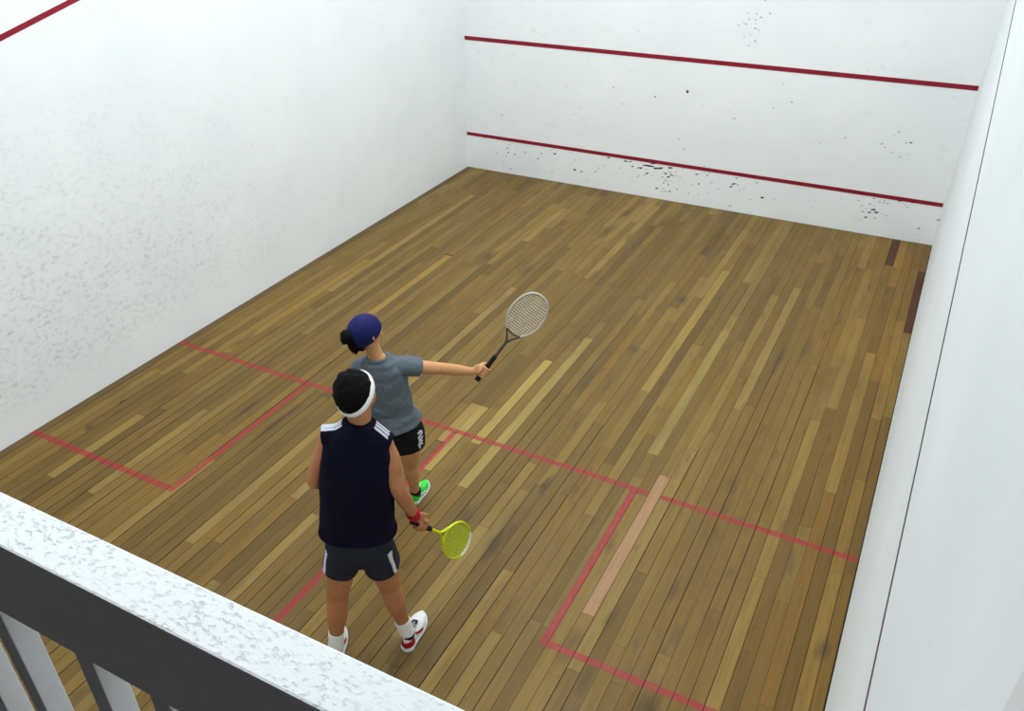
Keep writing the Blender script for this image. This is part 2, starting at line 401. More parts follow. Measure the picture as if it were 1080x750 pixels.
# ------------------------------------------------------------------ the court
def build_floor():
    pitch = .0846; x_ref = 4.63
    rows = []
    k0 = -int(x_ref/pitch)-2
    xs = [x_ref+pitch*k for k in range(k0, 40)]
    edges = [.0]+[.080]+[x for x in xs if .080+.03 < x < ROOM_W-.03]+[ROOM_W-.006]
    tones = [(srgb(150, 121, 68), 5), (srgb(139, 111, 60), 6), (srgb(128, 101, 54), 5), (srgb(117, 91, 48), 3), (srgb(163, 134, 78), 3),
             (srgb(174, 147, 92), 1.6), (srgb(150, 127, 80), 2), (srgb(104, 80, 44), 1.6), (srgb(146, 112, 56), 2)]
    mean = (.272, .182, .054)
    tones = [(tuple(m+(c-m)*.62 for c, m in zip(t[:3], mean)), w) for t, w in tones]
    pop = [t for t, w in tones]; wts = [w for t, w in tones]; ALB = .64
    # boards that stand out: (x within the row, y0, y1, colour)
    special = [(4.67, 2.823, 4.297, srgb(184, 146, 128)), (5.703, 8.83, 9.60, srgb(88, 52, 30)), (6.03, 7.35, 8.82, srgb(86, 46, 28)),
               (5.80, 8.30, 9.60, srgb(160, 124, 62)), (3.24, 4.0, 5.37, srgb(184, 158, 100)), (3.10, 3.55, 4.47, srgb(178, 154, 98)), (2.94, 3.9, 4.47, srgb(172, 146, 92)),
               (3.42, 3.5, 5.9, srgb(168, 148, 96)), (1.25, 5.2, 6.9, srgb(170, 138, 80)), (.55, 4.15, 6.4, srgb(165, 132, 74)),
               (4.13, 5.3, 7.9, srgb(166, 140, 84)), (4.47, 4.5, 6.6, srgb(160, 140, 90))]
    bm = bmesh.new(); lay = bm.loops.layers.float_color.new('board')
    boards = []
    for i in range(len(edges)-1):
        a, b = edges[i], edges[i+1]
        cuts = []
        sp = [s for s in special if a < s[0] < b]
        y = -.0; segs = []
        y = -random.uniform(0, 1.2)
        while y < ROOM_L:
            ln = random.choice((.8, 1.1, 1.5, 2.0, 2.6, 3.2))*random.uniform(.85, 1.15)
            segs.append([max(0, y), min(ROOM_L-.008, y+ln), None]); y += ln
        for s in sp:
            new = []
            for y0, y1, c in segs:
                if y1 <= s[1] or y0 >= s[2]: new.append([y0, y1, c]); continue
                if y0 < s[1]-.02: new.append([y0, s[1], c])
                if y1 > s[2]+.02: new.append([s[2], y1, c])
            new.append([s[1], s[2], s[3]]); segs = new
        if i == 0: segs = [[0, 3.1, srgb(104, 84, 54)], [3.1, 6.2, srgb(98, 80, 54)], [6.2, ROOM_L-.008, srgb(92, 76, 52)]]
        for y0, y1, c in segs:
            if y1-y0 < .02: continue
            near = (.0007, .001, .0013, .0017, .0024, .0032); far = (.0002, .0004, .0006, .0009, .0014, .0022)
            gl = random.choice(far if y0 > 3.6 else near); gr = random.choice(far if y0 > 3.6 else near)
            if abs(a-3.021) < .03: gl = .0004
            if abs(b-3.021) < .03: gr = .0004
            own = c is not None
            if own and i: c = (c[0]*.70, c[1]*.70, c[2]*.62)
            if c is None:
                c = random.choices(pop, wts)[0]
                # neighbouring boards come from the same stock: a slow drift of tone over the floor
                d = 1+.16*noise.noise(V((a*.55, y0*.35, 3.1)))+random.uniform(-.06, .06)
                w = max(0, (a-4.9)/1.1)
                c = (c[0]*d*(1+.05*w)*ALB, c[1]*d*(1-.05*w)*ALB, c[2]*d*(1-.28*w)*ALB, 1)
            rnd = random.random()
            boards.append((a+gl, y0+.0006, b-gr, y1-.0006, (c[0]*1.045, c[1]*.985, c[2]*.75, rnd), own))
    for (x0, y0, x1, y1, c, own) in boards:
        f = quad(bm, [(x0, y0, 0), (x1, y0, 0), (x1, y1, 0), (x0, y1, 0)])
        for lp in f.loops: lp[lay] = c
        # the edges going down into the gaps
        for p, q in (((x0, y0), (x0, y1)), ((x1, y1), (x1, y0)), ((x1, y0), (x0, y0)), ((x0, y1), (x1, y1))):
            g = quad(bm, [(*p, 0), (*q, 0), (*q, -.006), (*p, -.006)], 1)
            for lp in g.loops: lp[lay] = c
    box(bm, (-.15, -.15, -.20), (ROOM_W+.15, ROOM_L+.15, -.006), mi=1)
    me = bpy.data.meshes.new('floor'); bm.to_mesh(me); bm.free()
    fl = link('floor', me, [M['wood'], M['gap']])
    tag(fl, 'brown hardwood strip floor of the court', kind='structure')
    # painted lines: four corner outlines, laid board by board so the gaps stay open
    def line(name, x0, y0, x1, y1, shift=0.0, skip=(), label=None):
        """rectangle; `shift` lets y drift by that much from x0 to x1"""
        b2 = bmesh.new(); l2 = b2.loops.layers.float_color.new('board')
        for (bx0, by0, bx1, by1, c, own) in boards:
            a, b = max(x0, bx0), min(x1, bx1)
            if b <= a: continue
            if any(s < (bx0+bx1)/2 < e for s, e in skip): continue
            m = shift*((a+b)/2-x0)/max(1e-6, x1-x0)
            p, q = max(y0+m, by0), min(y1+m, by1)
            if q <= p: continue
            f = quad(b2, [(a, p, .0006), (b, p, .0006), (b, q, .0006), (a, q, .0006)])
            for lp in f.loops: lp[l2] = c
        m2 = bpy.data.meshes.new(name); b2.to_mesh(m2); b2.free()
        o = link(name, m2, M['red_floor'], fl)
        if label: o['label'] = label
        return o
    line('short_line', .0, 4.060, ROOM_W, 4.108, -.032, skip=((4.60, 4.73),), label='worn red line painted across the whole court')
    line('half_court_line', 2.997, 0, 3.045, 4.05, label='red line painted along the middle of the back court')
    line('service_box_line', 0, 2.474, 1.555, 2.526, label='red back line of the left service box')
    line('service_box_line', 1.508, 2.526, 1.556, 4.060, label='red inner line of the left service box')
    line('service_box_line', 4.500, 2.488, ROOM_W, 2.536, label='red back line of the right service box')
    line('service_box_line', 4.500, 2.536, 4.552, 4.040, label='red inner line of the right service box')
    return fl

def build_room():
    fl = build_floor()
    # left wall with its slanting out line
    bm = bmesh.new(); box(bm, (-.15, -.15, -.006), (0, ROOM_L, ROOM_H))
    wl = from_bm('wall_left', bm, M['wall_left']); tag(wl, 'white left side wall of the court with grey ball scuffs', kind='structure')
    bm = bmesh.new()
    y0, z0, y1, z1 = 3.262, 2.842, 3.8975, 2.985
    sl = (z1-z0)/(y1-y0); h = .019
    za, zb = z0+sl*(0-y0), z0+sl*(ROOM_L-y0)
    pts = [(0, za-h), (ROOM_L, zb-h), (ROOM_L, zb+h), (0, za+h)]
    f1 = [bm.verts.new((.002, y, z)) for y, z in pts]; f0 = [bm.verts.new((-.001, y, z)) for y, z in pts]
    bm.faces.new(f1); bm.faces.new(f0[::-1])
    for k in range(4): bm.faces.new((f1[k], f0[k], f0[(k+1) % 4], f1[(k+1) % 4]))
    o = from_bm('out_line', bm, M['red_wall'], wl); o['label'] = 'slanting crimson line high on the left wall'
    # front wall: plaster, two crimson lines, ball marks
    bm = bmesh.new(); box(bm, (-.15, ROOM_L, -.006), (ROOM_W+.15, ROOM_L+.15, ROOM_H))
    rnd = random.Random(5)
    def mark(x, z, a, b, ang, mi):
        vs = []
        for k in range(9):
            th = 2*PI*k/9; r = rnd.uniform(.65, 1.15)
            px, pz = a*r*math.cos(th), b*r*math.sin(th)
            vs.append(bm.verts.new((x+px*math.cos(ang)-pz*math.sin(ang), ROOM_L-.0008, z+px*math.sin(ang)+pz*math.cos(ang))))
        f = bm.faces.new(vs); f.material_index = mi
    for q in [(2.65, 0.406, 0.07875, 0.0114, 0.03, 1), (2.777, 0.395, 0.07350000000000001, 0.0133, 0.2, 1), (2.845, 0.46, 0.063, 0.0095, 0.1, 1), (2.935, 0.425, 0.0315, 0.0114, 0.23, 1), (2.722, 0.448, 0.052500000000000005, 0.008549999999999999, 0.24, 1), (2.882, 0.343, 0.029400000000000003, 0.0095, -0.06, 1), (2.924, 0.306, 0.0273, 0.0095, -0.09, 1), (2.635, 0.305, 0.0315, 0.008549999999999999, 0.36, 1), (2.54, 0.365, 0.0315, 0.0095, 0.04, 1), (2.343, 0.422, 0.0315, 0.0095, 0.03, 1), (2.438, 0.368, 0.0231, 0.008549999999999999, 0.45, 1), (2.407, 0.425, 0.0231, 0.0076, 0.16, 1), (1.639, 0.202, 0.0231, 0.0133, 0.36, 1), (1.342, 0.377, 0.0231, 0.0114, 0.16, 1), (1.147, 0.349, 0.0126, 0.0076, 0.25, 1), (1.736, 0.191, 0.016800000000000002, 0.0095, -0.02, 1), (3.28, 0.393, 0.0252, 0.0076, 0.25, 1), (3.41, 0.401, 0.014700000000000001, 0.0076, 0.38, 1), (3.319, 0.277, 0.016800000000000002, 0.0076, 0.19, 1), (3.747, 0.346, 0.0273, 0.0095, 0.31, 1), (3.719, 0.305, 0.021, 0.0095, 0.27, 1), (4.11, 0.232, 0.0231, 0.0133, -0.06, 1), (3.771, 0.422, 0.016800000000000002, 0.0076, 0.32, 1), (5.359, 0.302, 0.036750000000000005, 0.0114, 0.23, 1), (5.396, 0.274, 0.0315, 0.0114, 0.07, 1), (5.327, 0.262, 0.021, 0.0095, -0.08, 1), (5.3, 0.199, 0.0189, 0.0095, 0.38, 1), (5.607, 0.448, 0.0231, 0.0076, 0.16, 1), (5.744, 0.454, 0.021, 0.0076, 0.3, 1), (5.874, 0.167, 0.014700000000000001, 0.008549999999999999, 0.38, 1), (6.045, 0.301, 0.021, 0.0076, 0.29, 1), (1.937, 0.222, 0.0126, 0.0076, 0.41, 1), (0.644, 0.29, 0.014700000000000001, 0.0095, 0.12, 1), (0.746, 0.279, 0.0126, 0.008549999999999999, 0.34, 1), (0.29, 0.452, 0.0315, 0.0057, 0.14, 1), (2.871, 0.217, 0.0126, 0.00665, 0.41, 1), (2.935, 0.202, 0.014700000000000001, 0.00665, 0.38, 1), (2.908, 0.11, 0.0126, 0.00665, -0.05, 1), (3.041, 1.366, 0.0189, 0.019, -0.03, 1), (2.651, 1.267, 0.0126, 0.0095, 0.02, 1), (2.108, 1.321, 0.0105, 0.0076, 0.43, 1), (2.537, 0.254, 0.0117, 0.0058, 0.17, 2), (2.554, 0.363, 0.0216, 0.0094, 0.55, 1), (3.012, 0.383, 0.0128, 0.005, 0.58, 1), (2.502, 0.355, 0.0133, 0.0053, 0.3, 2), (3.074, 0.32, 0.0133, 0.0099, 0.46, 2), (2.848, 0.291, 0.0224, 0.0086, -0.07, 2), (3.024, 0.339, 0.0156, 0.006, 0.59, 2), (2.906, 0.36, 0.0096, 0.0045, -0.08, 2), (2.563, 0.24, 0.0063, 0.0049, 0.51, 2), (3.103, 0.436, 0.0121, 0.0063, 0.26, 2), (2.568, 0.37, 0.0209, 0.0077, 0.25, 2), (2.728, 0.394, 0.0161, 0.0058, 0.26, 2), (2.936, 0.357, 0.0092, 0.0075, 0.33, 2), (2.987, 0.327, 0.0155, 0.0068, 0.15, 2), (2.754, 0.354, 0.01, 0.0044, 0.57, 2), (2.536, 0.27, 0.0106, 0.0059, 0.12, 2), (2.633, 0.358, 0.0153, 0.0063, -0.08, 2), (2.737, 0.407, 0.0133, 0.0053, 0.07, 2), (2.514, 0.244, 0.0079, 0.0046, 0.13, 1), (2.444, 0.222, 0.0087, 0.005, 0.36, 1), (2.642, 0.299, 0.0097, 0.0047, 0.03, 1), (2.811, 0.391, 0.0141, 0.0057, 0.35, 1), (2.71, 0.291, 0.0142, 0.0058, 0.09, 2), (2.605, 0.267, 0.0173, 0.0065, 0.01, 2), (2.94, 0.372, 0.026, 0.0097, 0.06, 2), (2.978, 0.334, 0.0118, 0.0071, 0.14, 2), (3.053, 0.166, 0.0143, 0.0057, -0.07, 1), (2.779, 0.389, 0.0248, 0.0094, 0.3, 2), (2.889, 0.256, 0.0131, 0.0058, 0.27, 2), (3.048, 0.272, 0.0097, 0.006, 0.5, 2), (2.911, 0.289, 0.0107, 0.0052, 0.47, 2), (2.946, 0.42, 0.0222, 0.0088, -0.09, 2), (2.921, 0.224, 0.0092, 0.0056, 0.27, 2), (2.689, 0.133, 0.0052, 0.004, -0.01, 2), (3.211, 0.135, 0.0122, 0.0091, 0.25, 2), (2.862, 0.104, 0.0169, 0.0079, 0.15, 2), (2.873, 0.147, 0.0172, 0.0073, 0.17, 2), (2.959, 0.119, 0.0187, 0.0076, 0.17, 1), (2.797, 0.254, 0.0124, 0.0062, 0.39, 2), (2.84, 0.291, 0.0113, 0.0055, 0.39, 2), (2.787, 0.13, 0.025, 0.0093, 0.16, 1), (5.357, 0.345, 0.0095, 0.0068, 0.47, 2), (5.449, 0.402, 0.019, 0.008, 0.29, 2), (5.348, 0.271, 0.0119, 0.0049, -0.07, 2), (5.532, 0.174, 0.0063, 0.0051, 0.49, 2), (5.402, 0.403, 0.0246, 0.009, 0.31, 2), (5.512, 0.255, 0.0166, 0.0071, -0.03, 2), (5.382, 0.287, 0.0125, 0.0059, 0.48, 2), (5.401, 0.204, 0.0185, 0.0077, 0.18, 2), (5.303, 0.199, 0.0087, 0.0065, 0.25, 1), (5.249, 0.157, 0.0114, 0.005, 0.43, 2), (5.252, 0.261, 0.0207, 0.0079, 0.0, 2), (5.258, 0.262, 0.0125, 0.0083, 0.09, 2), (5.28, 0.3, 0.0124, 0.0054, 0.57, 2), (5.309, 0.361, 0.0195, 0.0091, 0.09, 2), (5.46, 0.269, 0.0093, 0.0063, 0.15, 2), (0.907, 0.332, 0.0196, 0.0099, 0.32, 2), (0.468, 0.257, 0.0214, 0.0083, 0.18, 2), (1.276, 0.364, 0.0085, 0.0054, 0.4, 2), (1.564, 0.422, 0.0082, 0.0055, 0.08, 2), (0.666, 0.404, 0.0151, 0.0094, 0.51, 2), (0.327, 0.144, 0.0061, 0.0045, 0.48, 2), (0.566, 0.156, 0.0098, 0.0081, 0.13, 2), (0.617, 0.242, 0.0205, 0.0075, 0.17, 2), (1.095, 0.273, 0.011, 0.008, 0.52, 1), (1.591, 0.283, 0.0152, 0.0062, 0.43, 2), (0.629, 0.352, 0.0144, 0.0088, 0.43, 1), (0.658, 0.34, 0.0093, 0.0047, 0.15, 2), (0.664, 0.346, 0.0114, 0.0051, 0.34, 2), (1.288, 0.416, 0.0128, 0.0047, -0.0, 2), (0.782, 0.375, 0.0164, 0.0073, 0.22, 2), (3.47, 0.317, 0.02, 0.0083, 0.28, 2), (3.238, 0.253, 0.0164, 0.0063, -0.07, 2), (3.439, 0.178, 0.0106, 0.0061, 0.18, 2), (3.439, 0.434, 0.0125, 0.0091, 0.09, 2), (3.876, 0.307, 0.0125, 0.0084, 0.03, 2), (3.357, 0.509, 0.0182, 0.0085, 0.0, 2), (3.57, 0.254, 0.0113, 0.0074, 0.08, 2), (4.015, 0.405, 0.0254, 0.0093, 0.17, 2), (2.959, 0.338, 0.0227, 0.0099, 0.11, 1), (2.924, 0.249, 0.0101, 0.0084, 0.44, 2), (2.972, 0.264, 0.0102, 0.0068, 0.27, 2), (2.889, 0.258, 0.014, 0.0067, 0.57, 1), (3.828, 0.279, 0.0099, 0.0077, 0.15, 2), (3.793, 0.346, 0.0164, 0.0096, 0.51, 2), (5.228, 0.327, 0.0204, 0.0076, 0.4, 2), (3.738, 0.063, 0.0247, 0.0096, 0.21, 2), (4.074, 0.264, 0.0056, 0.0043, 0.04, 2), (3.336, 0.141, 0.0135, 0.0072, 0.35, 2), (3.276, 0.097, 0.0095, 0.0064, 0.53, 2), (3.973, 0.182, 0.0155, 0.0072, 0.06, 2), (4.7, 0.215, 0.0094, 0.0049, 0.04, 2), (4.711, 0.292, 0.0062, 0.005, -0.02, 2), (4.159, 0.28, 0.0079, 0.0041, 0.19, 2), (4.996, 0.393, 0.0079, 0.0064, 0.58, 2), (4.988, 0.363, 0.011, 0.005, 0.14, 2), (5.336, 0.433, 0.0139, 0.0057, 0.23, 1), (4.245, 0.228, 0.014, 0.0056, 0.34, 2), (5.183, 0.378, 0.0211, 0.0098, -0.1, 2), (1.969, 0.257, 0.0054, 0.0042, 0.36, 1), (0.682, 0.068, 0.0257, 0.0095, -0.08, 2), (0.618, 0.247, 0.0076, 0.0045, 0.49, 2), (1.311, 0.131, 0.0217, 0.0081, 0.02, 2), (1.579, 0.426, 0.0196, 0.0073, 0.15, 2), (1.823, 0.09, 0.0112, 0.0069, 0.02, 2), (0.998, 0.246, 0.0125, 0.0063, 0.01, 2), (2.279, 0.321, 0.0195, 0.0086, -0.03, 2), (2.106, 0.432, 0.0241, 0.0093, 0.21, 1), (1.635, 0.332, 0.0082, 0.0062, 0.18, 1), (2.24, 0.251, 0.0062, 0.0047, 0.35, 2), (1.986, 0.276, 0.0168, 0.0079, -0.09, 2), (2.058, 0.319, 0.0138, 0.0074, 0.45, 2), (5.673, 0.411, 0.0113, 0.0045, -0.02, 2), (5.49, 0.398, 0.0196, 0.009, 0.35, 2), (5.449, 0.427, 0.0118, 0.0047, 0.32, 1), (5.699, 0.387, 0.016, 0.0068, -0.05, 2), (3.64, 2.212, 0.0174, 0.0073, 0.2, 2), (3.618, 2.274, 0.017, 0.0061, 0.13, 2), (3.718, 2.174, 0.0134, 0.005, 0.41, 2), (3.762, 2.242, 0.0197, 0.0096, 0.19, 2), (3.779, 2.415, 0.0168, 0.0069, 0.18, 2), (3.71, 2.276, 0.0144, 0.0096, -0.03, 2), (3.668, 2.059, 0.0099, 0.0078, 0.42, 2), (3.614, 2.163, 0.0202, 0.0085, 0.1, 2), (3.665, 2.084, 0.0065, 0.0045, 0.43, 2), (3.854, 2.288, 0.0166, 0.0093, 0.01, 2), (3.586, 2.175, 0.0129, 0.0073, 0.5, 2), (3.529, 2.143, 0.0148, 0.0088, 0.07, 2), (3.705, 2.217, 0.0148, 0.0072, 0.02, 2), (3.738, 1.998, 0.0188, 0.0068, 0.45, 2), (3.714, 2.203, 0.0077, 0.0041, 0.14, 2), (3.633, 2.234, 0.0094, 0.0059, 0.46, 2), (3.678, 1.943, 0.0145, 0.0066, 0.37, 2), (3.68, 2.043, 0.0116, 0.0048, 0.45, 2), (3.695, 2.084, 0.0083, 0.0057, -0.09, 2), (3.761, 2.11, 0.0154, 0.0068, 0.55, 2), (3.613, 2.03, 0.0105, 0.0071, 0.03, 2), (3.752, 1.985, 0.0114, 0.0064, 0.22, 2), (3.533, 1.885, 0.0084, 0.0049, 0.27, 2), (3.72, 2.126, 0.0209, 0.0096, -0.08, 2), (5.381, 1.155, 0.0133, 0.0057, 0.54, 2), (5.419, 1.2, 0.0187, 0.0071, 0.57, 2), (5.568, 0.974, 0.0092, 0.0051, 0.48, 2), (5.494, 0.938, 0.0165, 0.0097, 0.17, 2), (5.519, 1.098, 0.0131, 0.0099, 0.06, 2), (5.561, 1.102, 0.0215, 0.0085, 0.34, 1), (5.316, 1.019, 0.0128, 0.0098, 0.09, 2), (5.254, 0.88, 0.0068, 0.0043, 0.57, 2), (5.279, 1.054, 0.0227, 0.01, 0.35, 2), (5.402, 0.974, 0.0076, 0.0051, 0.48, 1), (4.644, 0.975, 0.0131, 0.0072, -0.03, 2), (3.559, 1.2, 0.0069, 0.0048, -0.01, 2), (3.239, 1.224, 0.0139, 0.0052, 0.6, 2), (3.081, 0.682, 0.0192, 0.0097, 0.39, 2), (3.639, 1.127, 0.0208, 0.0085, 0.3, 2), (2.247, 1.133, 0.0183, 0.0072, 0.04, 2), (4.122, 1.575, 0.0139, 0.0051, 0.49, 2), (3.002, 0.796, 0.0119, 0.0043, 0.19, 1), (4.89, 1.065, 0.0228, 0.0092, 0.59, 2), (3.121, 1.045, 0.0094, 0.0046, 0.21, 2), (4.06, 1.297, 0.0127, 0.007, 0.12, 2), (2.433, 1.743, 0.0248, 0.0096, 0.48, 2), (5.429, 1.254, 0.0095, 0.0047, 0.41, 2), (4.249, 1.385, 0.0189, 0.0098, 0.23, 2), (3.133, 2.408, 0.0137, 0.0072, 0.33, 2), (-0.2, 0.782, 0.0112, 0.0087, 0.5, 2), (2.33, 1.529, 0.011, 0.0053, 0.52, 2), (2.383, 1.988, 0.0104, 0.0062, 0.25, 2), (0.546, 0.786, 0.0198, 0.0093, 0.0, 2)]:
        mark(*q)
    bm.normal_update()
    me = bpy.data.meshes.new('wall_front'); bm.to_mesh(me); bm.free()
    wf = link('wall_front', me, [M['wall_front'], M['mark'], M['mark_pale']])
    tag(wf, 'white front wall of the court with dark ball marks', kind='structure')
    for nm, z, h, lab in (('tin_line', .4732, .022, 'lower crimson line across the front wall'), ('service_line', 1.7288, .024, 'upper crimson line across the front wall')):
        bm = bmesh.new(); box(bm, (0.0, ROOM_L-.004, z-h), (ROOM_W-.012, ROOM_L+.001, z+h))
        o = from_bm(nm, bm, M['red_wall'], wf); o['label'] = lab
    # right wall with a dark line climbing towards the front
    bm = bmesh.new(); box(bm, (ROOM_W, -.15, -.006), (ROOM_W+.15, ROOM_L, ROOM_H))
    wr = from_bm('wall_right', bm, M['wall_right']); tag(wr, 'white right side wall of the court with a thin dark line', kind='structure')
    bm = bmesh.new()
    ya, zsa, yb, zsb = 1.376, 1.787, 6.868, 2.905
    sl = (zsb-zsa)/(yb-ya); g = .012
    zq = lambda y: zsa+sl*(y-ya)+(.02*math.sin((y-1.376)/5.49*PI) if 1.376 < y < 6.868 else 0)
    ys = [ROOM_L*k/48 for k in range(49)]
    rows = [[bm.verts.new((x, y, zq(y)+h)) for x, h in ((ROOM_W+.001, -g), (ROOM_W-.003, -g), (ROOM_W-.003, g), (ROOM_W+.001, g))] for y in ys]
    for p, q in zip(rows[:-1], rows[1:]):
        for k in range(4): bm.faces.new((p[k], p[(k+1) % 4], q[(k+1) % 4], q[k]))
    bm.faces.new(rows[0]); bm.faces.new(rows[-1][::-1])
    o = from_bm('out_line', bm, M['seam'], wr); o['label'] = 'thin dark line slanting up the right wall'
    # ceiling, back wall under the gallery, gallery floor and its rear wall
    bm = bmesh.new(); box(bm, (-.15, 0, ROOM_H), (ROOM_W+.15, ROOM_L+.15, ROOM_H+.12))
    tag(from_bm('ceiling', bm, M['white']), 'white ceiling over the court', kind='structure')
    bm = bmesh.new(); box(bm, (0, -.15, -.006), (ROOM_W, 0, 2.20))
    tag(from_bm('wall_back', bm, M['white']), 'white back wall below the gallery', kind='structure')
    bm = bmesh.new(); box(bm, (0, -2.05, 2.05), (ROOM_W, -.15, 2.20))
    tag(from_bm('floor_gallery', bm, M['gallery']), 'grey gallery floor behind the railing', kind='structure')
    bm = bmesh.new(); box(bm, (-.15, -2.2, 2.05), (ROOM_W+.15, -2.05, ROOM_H))
    tag(from_bm('wall_gallery', bm, M['gallery']), 'grey rear wall of the gallery', kind='structure')
    bm = bmesh.new(); box(bm, (-.15, -2.2, ROOM_H), (ROOM_W+.15, 0, ROOM_H+.12))
    tag(from_bm('ceiling_gallery', bm, M['gallery']), 'grey ceiling over the gallery', kind='structure')
    for nm, x0, x1 in (('wall_gallery_left', -.15, 0), ('wall_gallery_right', ROOM_W, ROOM_W+.15)):
        bm = bmesh.new(); box(bm, (x0, -2.05, 2.05), (x1, -.15, ROOM_H))
        tag(from_bm(nm, bm, M['gallery']), 'grey side wall of the gallery', kind='structure')
    # the end pier the railing dies into
    bm = bmesh.new(); box(bm, (5.964, -.078, 2.20), (ROOM_W, .0, ROOM_H), .004)
    tag(from_bm('trim_1', bm, M['rail_wood']), 'upright grey pier at the right end of the railing', kind='structure')

def build_railing():
    root = bpy.data.objects.new('railing', None); COL.objects.link(root); root.location = (3.0, -.039, 2.20)
    tag(root, 'white painted gallery railing with flaking flat top and square balusters', 'railing')
    zt = 3.1655
    bm = bmesh.new(); box(bm, (.0, -.077, 2.985), (5.964, -.001, zt), .004)
    for f in bm.faces:
        f.normal_update()
        f.material_index = 1 if f.normal.z > .5 else 0
    me = bpy.data.meshes.new('top_rail'); bmesh.ops.recalc_face_normals(bm, faces=bm.faces); bm.to_mesh(me); bm.free()
    o = link('top_rail', me, [M['rail_wood'], M['rail_top']], root); o['label'] = 'flat top rail with flaking white paint'
    xr = [4.732-.0, 4.943, 5.089+.036]
    xs = [4.578, 4.732, 4.943, 5.089]
    rights = [4.578, 4.732, 4.943, 5.095]
    x = 4.578-.155; left = []
    while x > .1: left.append(x); x -= .155
    x = 5.095+.155; more = []
    while x < 5.93: more.append(x); x += .155
    bm0 = bmesh.new(); box(bm0, (-.038, -.077, 2.20), (0, -.037, 2.990), .002)
    first = None
    for xr_ in left[::-1]+rights+more:
        if first is None:
            first = from_bm('baluster', bm0, M['rail_wood'], root); b = first
        else:
            b = first.copy(); COL.objects.link(b)
        b.location = (xr_, 0, 0)
    return root
build_room()
build_railing()

# ------------------------------------------------------------------ people
def grip_fist(bm, centre, axis, palm_side, forearm_from, r_handle=.017, rf=.0085, hand_len=.085):
    """a hand closed round a handle: palm on `palm_side`, four fingers wrapped round, thumb the other way"""
    a = axis.normalized(); p = (palm_side-a*palm_side.dot(a)).normalized(); q = a.cross(p)
    R0 = r_handle+rf*.9
    wrist = forearm_from
    pc = centre+p*(R0+.012)
    tube(bm, [wrist, wrist.lerp(pc, .55), pc], [(.026, .020), (.034, .020), (.040, .016)], side=a, n=14, per=4)
    ellipsoid(bm, pc, (a, p, q), (.044, .017, .036))
    sweep = [0, 45, 90, 135, 180, 222, 258]
    for i, off in enumerate((-.031, -.0105, .0105, .031)):
        ln = (.82, .97, 1.0, .92)[i]
        c = centre+a*off; pts = []
        for d in sweep:
            th = math.radians(d*ln-10)
            pts.append(c+p*(math.cos(th)*(R0+.002))+q*(math.sin(th)*(R0+.002)))
        tube(bm, pts, [rf*1.12, rf*1.1, rf*1.08, rf, rf, rf*.95, rf*.85], n=10, per=3)
    c = centre+a*.036; pts = [pc-q*.018+a*.012]
    for d in (-40, -80, -120, -160):
        th = math.radians(d); pts.append(c+a*(.006*(-d/100))+p*(math.cos(th)*(R0+.003))+q*(math.sin(th)*(R0+.003)))
    tube(bm, pts, [.014, .0125, .011, .010, .0088], n=10, per=3)

def relaxed_hand(bm, wrist, direction, palm_n, thumb_side, k=1.0):
    d = direction.normalized(); n_ = (palm_n-d*palm_n.dot(d)).normalized(); s = d.cross(n_)
    if s.dot(thumb_side) < 0: s = -s
    knuck = wrist+d*(.090*k)
    tube(bm, [wrist, wrist+d*(.04*k), knuck], [(.027*k, .019*k), (.038*k, .017*k), (.040*k, .014*k)], side=s, n=14, per=4)
    for i, (off, ln) in enumerate(((.030, .074), (.010, .084), (-.010, .078), (-.030, .062))):
        b = wrist+d*(.086*k)+s*(off*k); pts = [b]; ang = .15
        for frac in (.42, .32, .26):
            ang += .42; dd = d*math.cos(ang)+n_*math.sin(ang); pts.append(pts[-1]+dd*(ln*k*frac))
        tube(bm, pts, [.0092*k, .0086*k, .008*k, .007*k], n=10, per=3)
    t0 = wrist+d*(.022*k)+s*(.026*k); t1 = t0+(d*.7+s*.7).normalized()*(.036*k); t2 = t1+(d*.92+s*.25+n_*.3).normalized()*(.030*k); t3 = t2+(d*.95+n_*.4).normalized()*(.024*k)
    tube(bm, [t0, t1, t2, t3], [.014*k, .0115*k, .010*k, .008*k], n=10, per=3)

